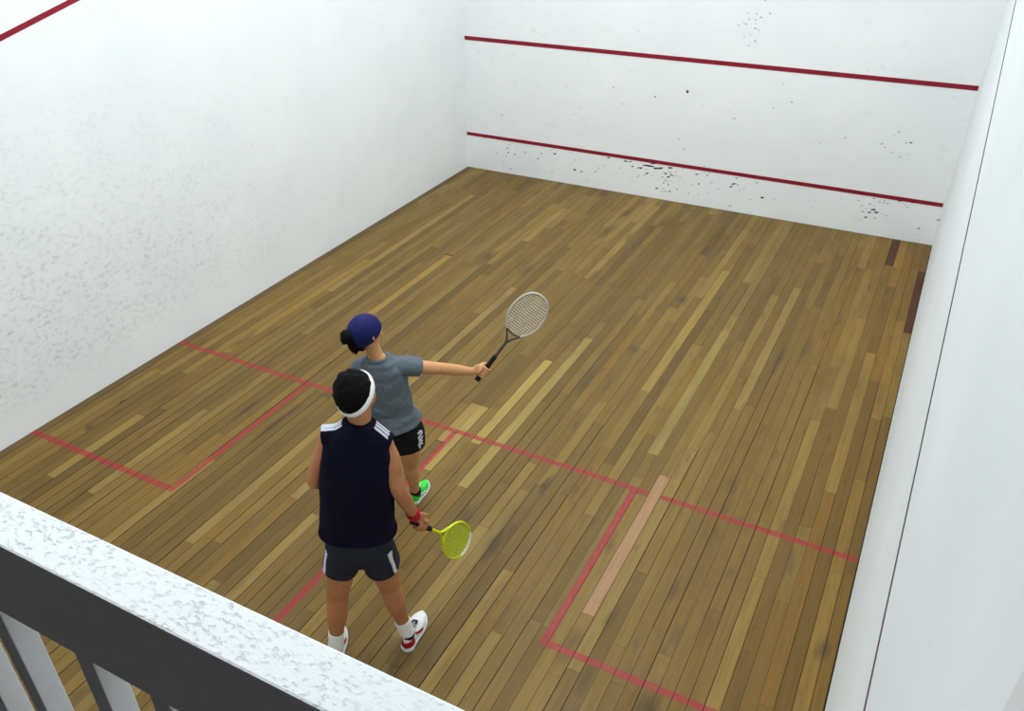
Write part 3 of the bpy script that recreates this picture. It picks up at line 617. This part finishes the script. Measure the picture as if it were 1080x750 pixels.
def head_shapes(bm, c, face, up, k=1.0):
    """skull, jaw, brow, nose, lips, ears about the centre of the skull"""
    r = face.cross(up).normalized(); up = r.cross(face).normalized()
    A = (r, face, up)
    ellipsoid(bm, c+up*(.012*k)-face*(.012*k), A, (.076*k, .096*k, .090*k), 28, 18)
    ellipsoid(bm, c-up*(.035*k)+face*(.022*k), A, (.066*k, .072*k, .082*k), 24, 14)
    ellipsoid(bm, c-up*(.098*k)+face*(.064*k), A, (.030*k, .024*k, .020*k))            # chin
    ellipsoid(bm, c+up*(.012*k)+face*(.074*k), A, (.050*k, .018*k, .012*k))            # brow
    tube(bm, [c+up*(.004*k)+face*(.086*k), c-up*(.022*k)+face*(.098*k), c-up*(.040*k)+face*(.108*k)], [(.009*k, .008*k), (.010*k, .010*k), (.015*k, .012*k)], side=r, n=12, per=3)
    for s in (-1, 1):
        ellipsoid(bm, c-up*(.042*k)+face*(.096*k)+r*(s*.012*k), A, (.008*k, .009*k, .007*k))   # nostril wing
        ellipsoid(bm, c-up*(.030*k)+face*(.060*k)+r*(s*.042*k), A, (.022*k, .020*k, .020*k))   # cheek
        tube(bm, [c+up*(.026*k)-face*(.012*k)+r*(s*.078*k), c+up*(.004*k)-face*(.022*k)+r*(s*.086*k), c-up*(.022*k)-face*(.010*k)+r*(s*.080*k), c-up*(.036*k)+face*(.002*k)+r*(s*.073*k)],
             [.009*k, .011*k, .009*k, .007*k], n=10, per=4)                                     # ear
        ellipsoid(bm, c-face*(.006*k)+r*(s*.075*k), A, (.008*k, .014*k, .026*k))
    ellipsoid(bm, c-up*(.066*k)+face*(.089*k), A, (.024*k, .009*k, .006*k))            # upper lip
    ellipsoid(bm, c-up*(.076*k)+face*(.087*k), A, (.021*k, .009*k, .007*k))            # lower lip
    return A

def face_parts(root, c, A, k, hair_brow=True):
    r, face, up = A
    for s in (-1, 1):
        bm = bmesh.new(); e = c+up*(-.004*k)+face*(.078*k)+r*(s*.030*k)
        ellipsoid(bm, e, A, (.012*k, .0105*k, .0062*k), 16, 10)
        n0 = len(bm.faces)
        ellipsoid(bm, e+face*(.0068*k), A, (.0056*k, .0045*k, .0052*k), 12, 8)
        bm.faces.ensure_lookup_table()
        for f in bm.faces[n0:]: f.material_index = 1
        o = from_bm('eye', bm, [M['eye_white'], M['hair']], root, True)
        bm = bmesh.new(); b = c+up*(.018*k)+face*(.090*k)
        tube(bm, [b+r*(s*.014*k)-face*.001, b+r*(s*.030*k)+up*(.004*k)-face*(.003*k), b+r*(s*.046*k)-face*(.013*k)], [(.004*k, .003*k), (.005*k, .003*k), (.003*k, .002*k)], n=8, per=4)
        from_bm('eyebrow', bm, M['hair'], root, True)
    bm = bmesh.new()
    ellipsoid(bm, c-up*(.0665*k)+face*(.0915*k), A, (.022*k, .0085*k, .0050*k), 16, 8)
    ellipsoid(bm, c-up*(.0755*k)+face*(.0895*k), A, (.019*k, .0085*k, .0060*k), 16, 8)
    from_bm('lips', bm, M['lip'], root, True)

def shoe(root, heel, toe, mats, style, width=.098, lift=0.0, roll=0.0):
    """trainer: sole, upper with an ankle opening, coloured heel panel, tongue and laces"""
    f = (toe-heel); L = f.length; f.normalize(); up = V((0, 0, 1)); s = f.cross(up).normalized(); up = s.cross(f)
    o0 = V((heel.x, heel.y, heel.z+lift))
    P = lambda a, b, c: o0+f*(a*L)+s*(b*width)+up*c
    def outline(a):       # half width along the length
        t = max(0.0, min(1.0, a)); base = .36+.15*math.sin(PI*min(1, t*1.05)**1.5)-.05*math.sin(PI*t*2.0)*(t < .5)
        endr = min(1.0, math.sqrt(max(0, t/.09)) if t < .09 else 1.0); ende = math.sqrt(max(0.0, 1-((t-.80)/.20)**2)) if t > .80 else 1.0
        return max(.06, base*endr*ende)
    st = [0, .02, .05, .09, .16, .25, .35, .45, .55, .65, .74, .82, .89, .94, .975, 1.0]
    def loft(bm, heights, inset, zlow, n=14, top_round=2.6, open_top=None):
        rings = []
        for a in st:
            w = outline(a)*width-inset; w = max(w, .004); zt = heights(a); row = []
            for k in range(n+1):
                th = PI*k/n; ct, sn = math.cos(th), math.sin(th)
                row.append(bm.verts.new(o0+f*(inset+(L-2*inset)*a)+s*(w*math.copysign(abs(ct)**(2/top_round), ct))+up*(zlow+(zt-zlow)*abs(sn)**(2/top_round))))
            rings.append(row)
        for A_, B_ in zip(rings[:-1], rings[1:]):
            for k in range(n): bm.faces.new((A_[k], A_[k+1], B_[k+1], B_[k]))
            bm.faces.new((A_[n], A_[0], B_[0], B_[n]))
        bm.faces.new(rings[0]); bm.faces.new(rings[-1][::-1]); return rings
    hs = lambda a: .026 if a < .4 else .022
    hu = lambda a: (.074+.016*math.cos(a*18)) if a < .16 else (.088 if a < .30 else .088-(a-.30)/.45*.034 if a < .75 else .054-(a-.75)/.25*.024)
    bm = bmesh.new(); loft(bm, hu, .004, .012)
    body = from_bm('shoe', bm, mats['upper'], root, True)
    body['label'] = mats['label']
    bm = bmesh.new(); loft(bm, hs, -.002, 0.0, top_round=5)
    from_bm('sole', bm, mats['sole'], body, True)
    # dark collar where the ankle goes in
    bm = bmesh.new(); tube(bm, [P(.22, 0, .070), P(.22, 0, .092)], [(.040, .034), (.043, .038)], side=f, n=18, per=3, caps='ff')
    from_bm('collar', bm, mats['collar'], body, True)
    bm = bmesh.new(); tube(bm, [P(.34, 0, .098), P(.46, 0, .082), P(.60, 0, .072)], [(.020, .006), (.021, .006), (.018, .005)], side=s, n=12, per=4)
    from_bm('tongue', bm, mats['tongue'], body, True)
    for k in range(4):
        a = .40+k*.062; z = .094-k*.0075
        bm = bmesh.new(); tube(bm, [P(a, -.24, z-.010), P(a, 0, z+.002), P(a, .24, z-.010)], [.0032]*3, n=8, per=4)
        from_bm('lace', bm, mats['lace'], body, True)
    tree = bvh_of(body.data)
    if style == 'red':
        bm = strip_on(tree, [P(.20, -.6, .050), P(.06, -.42, .050), P(.0, 0, .050), P(.06, .42, .050), P(.20, .6, .050)], .044, .0015, thick=.002)
        from_bm('heel_panel', bm, mats['panel'], body, True)
        for sg in (-1, 1):
            bm = strip_on(tree, [P(.30, sg*.5, .075), P(.42, sg*.5, .050), P(.55, sg*.5, .036)], .014, .0015, thick=.002)
            from_bm('side_stripe', bm, mats['panel'], body, True)
    else:
        for sg in (-1, 1):
            bm = strip_on(tree, [P(.16, sg*.5, .060), P(.34, sg*.5, .044), P(.52, sg*.5, .038)], .010, .0015, thick=.002)
            from_bm('side_stripe', bm, mats['panel'], body, True)
    return body

def racket(name, butt, tip, flat, label, frame_m, throat_m, string_m, grip_m, tip_m=None, group=None, hw=.108, SR=.0017):
    """squash racket: grip, shaft, open throat, oval hoop with bumper, a mesh of strings. `flat`: normal of the string bed"""
    ax = (tip-butt); L = .686; ax.normalize(); n_ = (flat-ax*flat.dot(ax)).normalized(); s = ax.cross(n_)
    root = bpy.data.objects.new(name, None); COL.objects.link(root); root.location = butt
    tag(root, label, 'racket', group)
    P = lambda a, b, c=0: butt+ax*a+s*b+n_*c
    bm = bmesh.new(); tube(bm, [P(0, 0), P(.012, 0), P(.05, 0), P(.19, 0), P(.20, 0)], [(.0175, .0165), (.0175, .0165), (.0155, .0145), (.0145, .0135), (.0120, .0115)], side=s, n=16, per=3, caps='ff', power=3)
    g = from_bm('grip', bm, grip_m, root, True)
    bm = bmesh.new()
    for k in range(9):
        a0 = .03+k*.018; ring = []
        for j in range(13):
            th = 2*PI*j/12; ring.append(P(a0+.018*j/12, .0158*math.cos(th), .0150*math.sin(th)))
        tube(bm, ring, [.0011]*13, n=6, per=1)
    from_bm('grip_wrap', bm, grip_m, g, True)
    bm = bmesh.new(); tube(bm, [P(.195, 0), P(.30, 0), P(.325, 0)], [(.010, .009), (.0095, .009), (.009, .008)], side=s, n=12, per=3)
    from_bm('shaft', bm, throat_m, root, True)
    hc = .325+(.686-.325)*.56; ha = .686-hc-.006
    def hoop(th): # th 0 = tip
        c, sn = math.cos(th), math.sin(th); a = hc+ha*c; b = hw*math.copysign(abs(sn)**.86, sn)*(1.0 if c > 0 else 1-.22*c*c)
        return a, b
    th0 = math.radians(150)
    def arc(a0, a1, m): return [P(*hoop(a0+(a1-a0)*k/m)) for k in range(m+1)]
    bm = bmesh.new(); tube(bm, arc(-th0, th0, 44), [(.0085, .0062)]*45, side=n_, n=10, per=1)
    from_bm('hoop', bm, frame_m, root, True)
    bm = bmesh.new()
    for sg in (-1, 1):
        e = hoop(sg*th0); m = hoop(sg*math.radians(158))
        tube(bm, [P(.312, 0), P(.345, sg*.016), P(e[0]-.012, sg*abs(e[1])*.86), P(*e)], [(.0085, .008), (.0085, .0065), (.0085, .0064), (.0085, .0062)], side=n_, n=10, per=4)
    e = hoop(th0)
    tube(bm, [P(e[0]+.0, -abs(e[1])), P(e[0]-.014, 0), P(e[0]+.0, abs(e[1]))], [(.0075, .005)]*3, side=n_, n=10, per=6)
    from_bm('throat', bm, throat_m, root, True)
    bm = bmesh.new(); tube(bm, arc(-math.radians(38), math.radians(38), 20), [(.0095, .0075)]*21, side=n_, n=10, per=1)
    from_bm('bumper', bm, tip_m or frame_m, root, True)
    bm = bmesh.new(); e0 = hoop(th0)[0]-.010
    lim = []
    for k in range(14):
        b = -hw*.9+1.8*hw*k/13
        lo = hi = None
        for j in range(361):
            a_, b_ = hoop(math.radians(j))
            if abs(b_-abs(b)) < .004:
                hi = a_ if hi is None else max(hi, a_); lo = a_ if lo is None else min(lo, a_)
        if lo is None: continue
        lo = max(lo, e0+.004); tube(bm, [P(lo, b), P(hi, b)], [SR, SR], n=6, per=1, caps='ff')
    for k in range(18):
        a = e0+.015+(.686-.014-e0-.015)*k/17
        bb = 0
        for j in range(181):
            a_, b_ = hoop(math.radians(j))
            if abs(a_-a) < .006: bb = max(bb, b_)
        if bb > .01: tube(bm, [P(a, -bb), P(a, bb)], [SR, SR], n=6, per=1, caps='ff')
    o = from_bm('strings', bm, string_m, root); o['kind'] = 'stuff'
    return root

def mid(a, b, t=.5): return a.lerp(b, t)

UP = V((0, 0, 1))

def cap(name, c, A, radii, plane_pt, plane_n, mat, root, rough=0.0, seed=0, u=40, v=26):
    """a close fitting cap: an ellipsoid trimmed by a plane (keeps the side plane_n points to)"""
    bm = bmesh.new(); ellipsoid(bm, c, A, radii, u, v)
    if rough:
        bm.normal_update()
        for w_ in bm.verts: w_.co += w_.normal*(rough*(noise.noise(w_.co*34+V((seed, 0, 0)))+.7*noise.noise(w_.co*75)))
    r = bmesh.ops.bisect_plane(bm, geom=bm.verts[:]+bm.edges[:]+bm.faces[:], plane_co=plane_pt, plane_no=plane_n, clear_inner=True)
    es = [e for e in r['geom_cut'] if isinstance(e, bmesh.types.BMEdge)]
    bmesh.ops.holes_fill(bm, edges=es)
    return from_bm(name, bm, mat, root, True)

def band_ring(c, ax, ay, ra, rb, h, thick, n=40):
    """closed cloth ring; returns a bmesh"""
    bm = bmesh.new(); nz = ax.cross(ay).normalized(); rows = []
    for k in range(n):
        th = 2*PI*k/n; d = ax*math.cos(th)*ra+ay*math.sin(th)*rb; o_ = d.normalized()
        row = []
        for j in range(8):
            ph = 2*PI*j/8; row.append(bm.verts.new(c+d+o_*(thick*math.cos(ph))+nz*(h*math.sin(ph))))
        rows.append(row)
    for k in range(n):
        a, b = rows[k], rows[(k+1) % n]
        for j in range(8): bm.faces.new((a[j], a[(j+1) % 8], b[(j+1) % 8], b[j]))
    return bm

def as_part(me, name, mat, root, smooth=True):
    me.name = name; return link(name, me, mat, root, smooth)

def body_root(me, base, mat, label):
    """the person's own continuous mesh, with its origin on the floor below"""
    for v in me.vertices: v.co -= base
    me.name = 'person'; o = link('person', me, mat, None, True, base); tag(o, label, 'person'); return o

def make_man():
    J = MAN
    r = (J['shoulder_r']-J['shoulder_l']); r.z *= .5; r.normalize(); f = UP.cross(r).normalized()
    hd = (J['ahead']*math.cos(HEAD_M[0])+J['right']*math.sin(HEAD_M[0])); face = (hd*math.cos(HEAD_M[1])+UP*math.sin(HEAD_M[1])).normalized()
    hup = UP-face*UP.dot(face); hup.normalize(); side = face.cross(hup)
    hup = (hup*math.cos(HEAD_M[2])+side*math.sin(HEAD_M[2])).normalized()
    bm = bmesh.new()
    tube(bm, [J['crotch'].lerp(J['pelvis'], .4), J['pelvis'], J['waist'], J['chest'], J['chest'].lerp(J['neck_base'], .65), J['neck_base']-UP*.02],
         [(.09, .06), (.150, .100), (.140, .100), (.150, .108), (.140, .092), (.07, .06)], side=r, n=24, per=5)
    tube(bm, [J['shoulder_l'], J['neck_base']-UP*.055, J['shoulder_r']], [.050, .062, .050], n=16)
    tube(bm, [J['neck_base']-UP*.05, J['neck_top'], J['head']-hup*.02], [.062, .057, .058], n=18)
    k = 1.0
    A = head_shapes(bm, J['head'], face, hup, k)
    # arms
    tube(bm, [J['shoulder_l'], mid(J['shoulder_l'], J['elbow_l'], .5), J['elbow_l'], mid(J['elbow_l'], J['wrist_l'], .3), J['wrist_l']], [.046, .045, .039, .041, .026], n=16)
    tube(bm, [J['shoulder_r'], mid(J['shoulder_r'], J['elbow_r'], .35)+r*.008, mid(J['shoulder_r'], J['elbow_r'], .7), J['elbow_r'], mid(J['elbow_r'], J['wrist_r'], .3), J['wrist_r']], [.046, .050, .045, .040, .041, .026], n=16)
    relaxed_hand(bm, J['wrist_l'], J['hand_l']-J['wrist_l'], r, UP)
    rax = (J['racket_tip']-J['racket_butt']).normalized(); gc = J['racket_butt']+rax*.075
    grip_fist(bm, gc, rax, J['wrist_r']-gc, J['wrist_r'])
    # legs
    for s in 'lr':
        hp, kn, an = J['hip_'+s], J['knee_'+s], J['ankle_'+s]
        shin = mid(kn, an, .33)-J['ahead']*.012
        tube(bm, [hp+UP*.03, mid(hp, kn, .5), mid(hp, kn, .85), kn, shin, mid(kn, an, .66), an], [.080, .076, .066, .062, .058, .043, .036], n=18)
        toe = J['toe_'+s]; heel = J['heel_'+s]
        tube(bm, [an, heel.lerp(toe, .28)+UP*.046, heel.lerp(toe, .70)+UP*.030], [.036, .028, .018], n=14)
    me = remesh(bm, .0045, 4, 'person')
    root = body_root(me, J['base'], M['skin_man'], 'player in a dark sleeveless shirt and white headband, holding a yellow racket low')
    face_parts(root, J['head'], A, k)
    # hair and headband
    c = J['head']; up_, fc, sd = A[2], A[1], A[0]
    pn = (up_*.86-fc*.52).normalized()
    cap('hair', c+up_*.022-fc*.014, A, (.091, .108, .108), c+up_*.028+fc*.062, pn, M['hair'], root, .007, 3, 56, 36)
    bn = (up_*math.cos(BAND_M)-fc*math.sin(BAND_M)).normalized(); bf = sd.cross(bn)*-1
    if bf.dot(fc) < 0: bf = -bf
    from_bm('headband', band_ring(c+up_*.006-fc*.010, sd, bf, .0915, .1130, .017, .007), M['towel_white'], root, True)
    # sleeveless shirt
    bm = bmesh.new()
    hem = J['pelvis'].lerp(J['waist'], .52)
    tube(bm, [hem, J['waist'], mid(J['waist'], J['chest'], .5), J['chest'], J['chest'].lerp(J['neck_base'], .45), J['chest'].lerp(J['neck_base'], .78), J['neck_base']+UP*.030],
         [(.205, .150), (.194, .140), (.186, .138), (.180, .138), (.176, .122), (.150, .098), (.078, .070)], side=r, n=32, caps='ff', power=2.25)
    for s in 'lr':
        tube(bm, [J['neck_base']-UP*.045, J['shoulder_'+s]+UP*.004+r*(-.030 if s == 'l' else .026)], [(.070, .058), (.052, .060)], side=f, n=16, caps='rf')
    me = remesh(bm, .006, 4, 'shirt'); folds(me, .006, 7, (1, 1, .55), seed=4)
    shirt = as_part(me, 'sleeveless_shirt', M['navy'], root)
    tree = bvh_of(me)
    for s, sg in (('l', -1), ('r', 1)):
        a = J['neck_base']+r*(sg*.085)+UP*.03; b = J['shoulder_'+s]+UP*.07+r*(sg*.032)
        for off in (-.022, 0, .022):
            bmx = strip_on(tree, [a-f*(.012)+f*off, mid(a, b)-f*.012+f*off, b-f*.012+f*off], .012, .002, thick=.002)
            o = from_bm('shoulder_stripe', bmx, M['trim_white'], shirt, True)
    # shorts
    bm = bmesh.new()
    tube(bm, [J['waist'].lerp(J['pelvis'], .2), J['pelvis'], J['crotch'].lerp(J['pelvis'], .36)], [(.165, .125), (.176, .138), (.165, .120)], side=r, n=24, caps='ff')
    hems = {'l': .36, 'r': .38}
    for s, sg in (('l', -1), ('r', 1)):
        hp, kn = J['hip_'+s], J['knee_'+s]; e = mid(hp, kn, hems[s])
        e = e+J['ahead']*.006
        tube(bm, [hp+UP*.06, hp, mid(hp, e, .5), e], [(.082, .105), (.092, .118), (.097, .118), (.100, .116)], side=r, n=22, caps='rf')
    me = remesh(bm, .006, 3, 'shorts'); folds(me, .006, 9, (1, 1, .45), seed=9)
    shorts = as_part(me, 'shorts', M['charcoal'], root); tree = bvh_of(me)
    for s, sg in (('l', -1), ('r', 1)):
        hp, kn = J['hip_'+s], J['knee_'+s]; e = mid(hp, kn, hems[s]-.03)
        for off in (-.017, .0, .017):
            pts = [hp+r*(sg*.16)+UP*.05-f*(.115+off), mid(hp, e, .5)+r*(sg*.16)-f*(.115+off), e+r*(sg*.16)-f*(.105+off)]
            from_bm('side_stripe', strip_on(tree, pts, .011, .002, thick=.002), M['trim_white'], shorts, True)
    # wristband, socks, shoes
    wd = (J['wrist_r']-J['elbow_r']).normalized(); wc = J['wrist_r']-wd*.022
    bm = bmesh.new(); tube(bm, [wc-wd*.030, wc, wc+wd*.030], [.035, .037, .034], n=18, caps='ff'); from_bm('wristband', bm, M['red_band'], root, True)
    mats = dict(upper=M['shoe_white'], sole=M['shoe_white'], collar=M['shoe_black'], tongue=M['shoe_black'], lace=M['shoe_white'], panel=M['shoe_red'], label='white and red court shoe')
    for s in 'lr':
        an, kn, heel, toe = J['ankle_'+s], J['knee_'+s], J['heel_'+s], J['toe_'+s]; d = (kn-an).normalized()
        foot = heel.lerp(toe, .24)+UP*.07
        top = an+d*.075 if s == 'r' else an+d*.12
        bm = bmesh.new(); tube(bm, [foot, mid(foot, an, .6), an, top-d*.008, top], [(.036, .042), (.040, .044), .043, .046, .045], n=18, caps='ff'); from_bm('sock', bm, M['towel_white'], root, True)
        dr = (toe-heel).normalized()
        shoe(root, heel, heel+dr*.30, mats, 'red', .112)
    racket('squash_racket', J['racket_butt'], J['racket_tip'], FLAT_M, 'lime yellow squash racket held low by the player in the dark shirt',
           M['racket_yellow'], M['racket_yellow'], M['string_lime'], M['grip_black'], M['racket_white'], 'squash rackets', SR=.0026)
    return root

def make_woman():
    J = WOMAN
    r = (J['shoulder_r']-J['shoulder_l']); r.z *= .4; r.normalize(); f = UP.cross(r).normalized()
    hd = (J['ahead']*math.cos(HEAD_W[0])+J['right']*math.sin(HEAD_W[0])); face = (hd*math.cos(HEAD_W[1])+UP*math.sin(HEAD_W[1])).normalized()
    hup = UP-face*UP.dot(face); hup.normalize()
    k = 1.0
    bm = bmesh.new()
    tube(bm, [J['crotch'], J['pelvis'], J['waist'], J['chest'], J['chest'].lerp(J['neck_base'], .6), J['neck_base']-UP*.02],
         [(.135, .10), (.160, .115), (.118, .090), (.132, .100), (.120, .080), (.058, .05)], side=r, n=24, per=5)
    tube(bm, [J['shoulder_l'], J['neck_base']-UP*.05, J['shoulder_r']], [.042, .05, .042], n=16)
    tube(bm, [J['neck_base']-UP*.04, J['neck_top'], J['head']-hup*.02], [.050, .047, .050], n=18)
    A = head_shapes(bm, J['head'], face, hup, k)
    tube(bm, [J['shoulder_l'], mid(J['shoulder_l'], J['elbow_l'], .5), J['elbow_l'], mid(J['elbow_l'], J['wrist_l'], .3), J['wrist_l']], [.044, .040, .035, .035, .023], n=16)
    tube(bm, [J['shoulder_r'], mid(J['shoulder_r'], J['elbow_r'], .5), J['elbow_r'], mid(J['elbow_r'], J['wrist_r'], .3), J['wrist_r']], [.046, .043, .038, .038, .025], n=16)
    relaxed_hand(bm, J['wrist_l'], J['hand_l']-J['wrist_l'], r, UP, .92)
    rax = (J['racket_tip']-J['racket_butt']).normalized(); gc = J['racket_butt']+rax*.075
    grip_fist(bm, gc, rax, J['wrist_r']-gc, J['wrist_r'], .016, .0082)
    for s in 'lr':
        hp, kn, an = J['hip_'+s], J['knee_'+s], J['ankle_'+s]
        shin = mid(kn, an, .33)-J['ahead']*.010
        tube(bm, [hp+UP*.03, mid(hp, kn, .5), mid(hp, kn, .85), kn, shin, mid(kn, an, .66), an], [.084, .074, .060, .054, .053, .040, .033], n=18)
        toe = J['toe_'+s]; heel = J['heel_'+s]
        tube(bm, [an, heel.lerp(toe, .28)+UP*.044, heel.lerp(toe, .70)+UP*.028], [.033, .026, .017], n=14)
    me = remesh(bm, .0045, 4, 'person')
    root = body_root(me, J['base'], M['skin_woman'], 'player in a grey shirt and blue bandana, racket arm stretched out to the right')
    face_parts(root, J['head'], A, k)
    c = J['head']; up_, fc, sd = A[2], A[1], A[0]
    pn = (up_*.90-fc*.43).normalized()
    band = cap('bandana', c+up_*.012-fc*.012, A, (.094, .114, .103), c+up_*.020+fc*.070, pn, M['bandana'], root, .0015, 1)
    # black hair: knot behind the bandana and the tail hanging from it
    bm = bmesh.new()
    kn_ = c-fc*.135+up_*.024
    ellipsoid(bm, c-fc*.108-up_*.012, A, (.040, .036, .045))
    ellipsoid(bm, kn_-sd*.010+up_*.012, A, (.040, .034, .036))
    ellipsoid(bm, kn_-fc*.018-sd*.006+up_*.0, A, (.028, .026, .032))
    tube(bm, [kn_+fc*.012-up_*.01, kn_-up_*.055+fc*.022, kn_-up_*.100+fc*.034, kn_-up_*.122+fc*.036], [(.026, .026), (.032, .027), (.027, .022), (.012, .010)], side=sd, n=14)
    tube(bm, [c-fc*.075-up_*.055, c-fc*.062-up_*.085], [(.050, .022), (.038, .016)], side=sd, n=14)
    me = remesh(bm, .005, 2, 'hair'); folds(me, .0035, 40, (1, 1, .4), seed=2)
    as_part(me, 'hair', M['hair'], root)
    # t-shirt
    bm = bmesh.new()
    hem = J['pelvis'].lerp(J['waist'], HEM_W)
    lean = V((0, 0, 0))
    tube(bm, [hem, J['waist'].lerp(J['pelvis'], .35), J['waist'], mid(J['waist'], J['chest'], .5), J['chest'], J['chest'].lerp(J['neck_base'], .5), J['chest'].lerp(J['neck_base'], .80), J['neck_base']-UP*.006],
         [(.182, .145), (.168, .130), (.150, .116), (.150, .116), (.154, .120), (.146, .104), (.110, .085), (.068, .062)], side=r, n=32, caps='ff', power=2.2)
    for s, t in (('l', .62), ('r', .40)):
        sh, el = J['shoulder_'+s], J['elbow_'+s]
        e = mid(sh, el, SLEEVE_W if s == 'r' else .6); inn = mid(J['chest'], J['neck_base'], .58)
        tube(bm, [inn, sh, mid(sh, e, .55), e], [.072, .064, .062, .060], n=20, caps='rf')
    me = remesh(bm, .006, 3, 'shirt'); folds(me, .012, 8, (1, 1, 2.0), J['waist'].z-.1, J['chest'].z+.08, 6); folds(me, .0035, 14, (1, 1, 1.2), seed=8)
    shirt = as_part(me, 'tee_shirt', M['heather'], root)
    bm = band_ring(J['neck_base']-UP*.008, r, f, .062, .056, .011, .008); from_bm('collar', bm, M['heather'], shirt, True)
    # shorts with the white print at the right hip
    bm = bmesh.new()
    tube(bm, [J['waist'].lerp(J['pelvis'], .35), J['pelvis'], J['crotch'].lerp(J['pelvis'], .1)], [(.135, .11), (.172, .138), (.165, .125)], side=r, n=24, caps='ff')
    for s, sg in (('l', -1), ('r', 1)):
        hp, kn = J['hip_'+s], J['knee_'+s]; e = mid(hp, kn, SHORT_W)
        tube(bm, [hp+UP*.05, hp, e], [(.088, .10), (.100, .112), (.100, .108)], side=r, n=22, caps='rf')
    me = remesh(bm, .006, 3, 'shorts'); folds(me, .004, 9, (1, 1, .5), seed=3)
    shorts = as_part(me, 'shorts', M['black_cloth'], root); tree = bvh_of(me)
    # print: a looped letter and a slanting tail in white, running down the side seam
    hp = J['hip_r']; o_ = hp+r*.16-f*.11-UP*.005; tz = (f+r*.8).normalized()
    def W(a, b): return o_+UP*(a*1.2-.012)+tz*(b*1.25)
    for pts in ([W(.085, -.012), W(.098, .012), W(.080, .026), W(.066, .004), W(.050, -.014), W(.036, .004), W(.044, .026)],
                [W(.030, -.020), W(.010, .022)], [W(.012, -.020), W(-.012, .024)], [W(.0, -.022), W(-.03, -.004)]):
        from_bm('print', strip_on(tree, pts, .013, .002, per=6, thick=.002), M['trim_white'], shorts, True)
    mats = dict(upper=M['shoe_green'], sole=M['shoe_white'], collar=M['shoe_black'], tongue=M['shoe_green'], lace=M['shoe_white'], panel=M['shoe_white'], label='neon green trainer with white sole')
    for s in 'lr':
        an, kn, heel, toe = J['ankle_'+s], J['knee_'+s], J['heel_'+s], J['toe_'+s]; d = (kn-an).normalized()
        foot = heel.lerp(toe, .24)+UP*.06
        bm = bmesh.new(); tube(bm, [foot, mid(foot, an, .6), an, an+d*.015], [.036, .037, .037, .037], n=16, caps='ff'); from_bm('sock', bm, M['shoe_black'], root, True)
        dr = (toe-heel).normalized(); shoe(root, heel, heel+dr*.262, mats, 'green', .096)
    racket('squash_racket', J['racket_butt'], J['racket_tip'], FLAT_W, 'pale grey squash racket at the end of an outstretched arm',
           M['racket_grey'], M['racket_dark'], M['string_pale'], M['grip_black'], M['racket_grey'], 'squash rackets', SR=.0020)
    return root

HEAD_M = (math.radians(27), math.radians(14), math.radians(-15)); BAND_M = math.radians(20)
HEAD_W = (math.radians(50), math.radians(4)); SLEEVE_W = .42; HEM_W = .42; SHORT_W = .20
_cam = V((5.8248, -.48838, 3.97549))
FLAT_M = V((.55, -.55, .62)); FLAT_W = V((.55, -.60, .50))
make_man()
make_woman()


# ------------------------------------------------------------------ light: rows of ceiling fluorescents over the court
def lamp(name, x, y, sx, sy, w, col=(.93, .98, 1.0), z=ROOM_H-.06):
    d = bpy.data.lights.new(name, 'AREA'); d.shape = 'RECTANGLE'; d.size = sx; d.size_y = sy; d.energy = w; d.color = col
    o = bpy.data.objects.new(name, d); o.location = (x, y, z); COL.objects.link(o)
for i, x in enumerate((2.0, 3.85)):
    for j, y in enumerate((1.7, 4.6, 7.3)):
        lamp('ceiling_lamp', x, y, .35, 1.5, (74, 55, 72)[j], (.90, .965, 1.0))

w = bpy.data.worlds.new('world'); scene.world = w; w.use_nodes = True
w.node_tree.nodes['Background'].inputs[0].default_value = (.9, .95, 1, 1); w.node_tree.nodes['Background'].inputs[1].default_value = .02

cam = bpy.data.cameras.new('camera'); co = bpy.data.objects.new('camera', cam); COL.objects.link(co)
co.location = (5.8248, -.48838, 3.97549); co.rotation_euler = (.98750063, .01207496, .49347703)
cam.sensor_fit = 'HORIZONTAL'; cam.sensor_width = 36; cam.lens = 881.0347/1080*36
cam.shift_x = 24.371/1080; cam.shift_y = 29.43/1080; cam.clip_start = .02
scene.camera = co
scene.view_settings.view_transform = 'Standard'; scene.view_settings.look = 'None'
scene.view_settings.gamma = 1; scene.view_settings.use_curve_mapping = False
scene.view_settings.exposure = 0.09
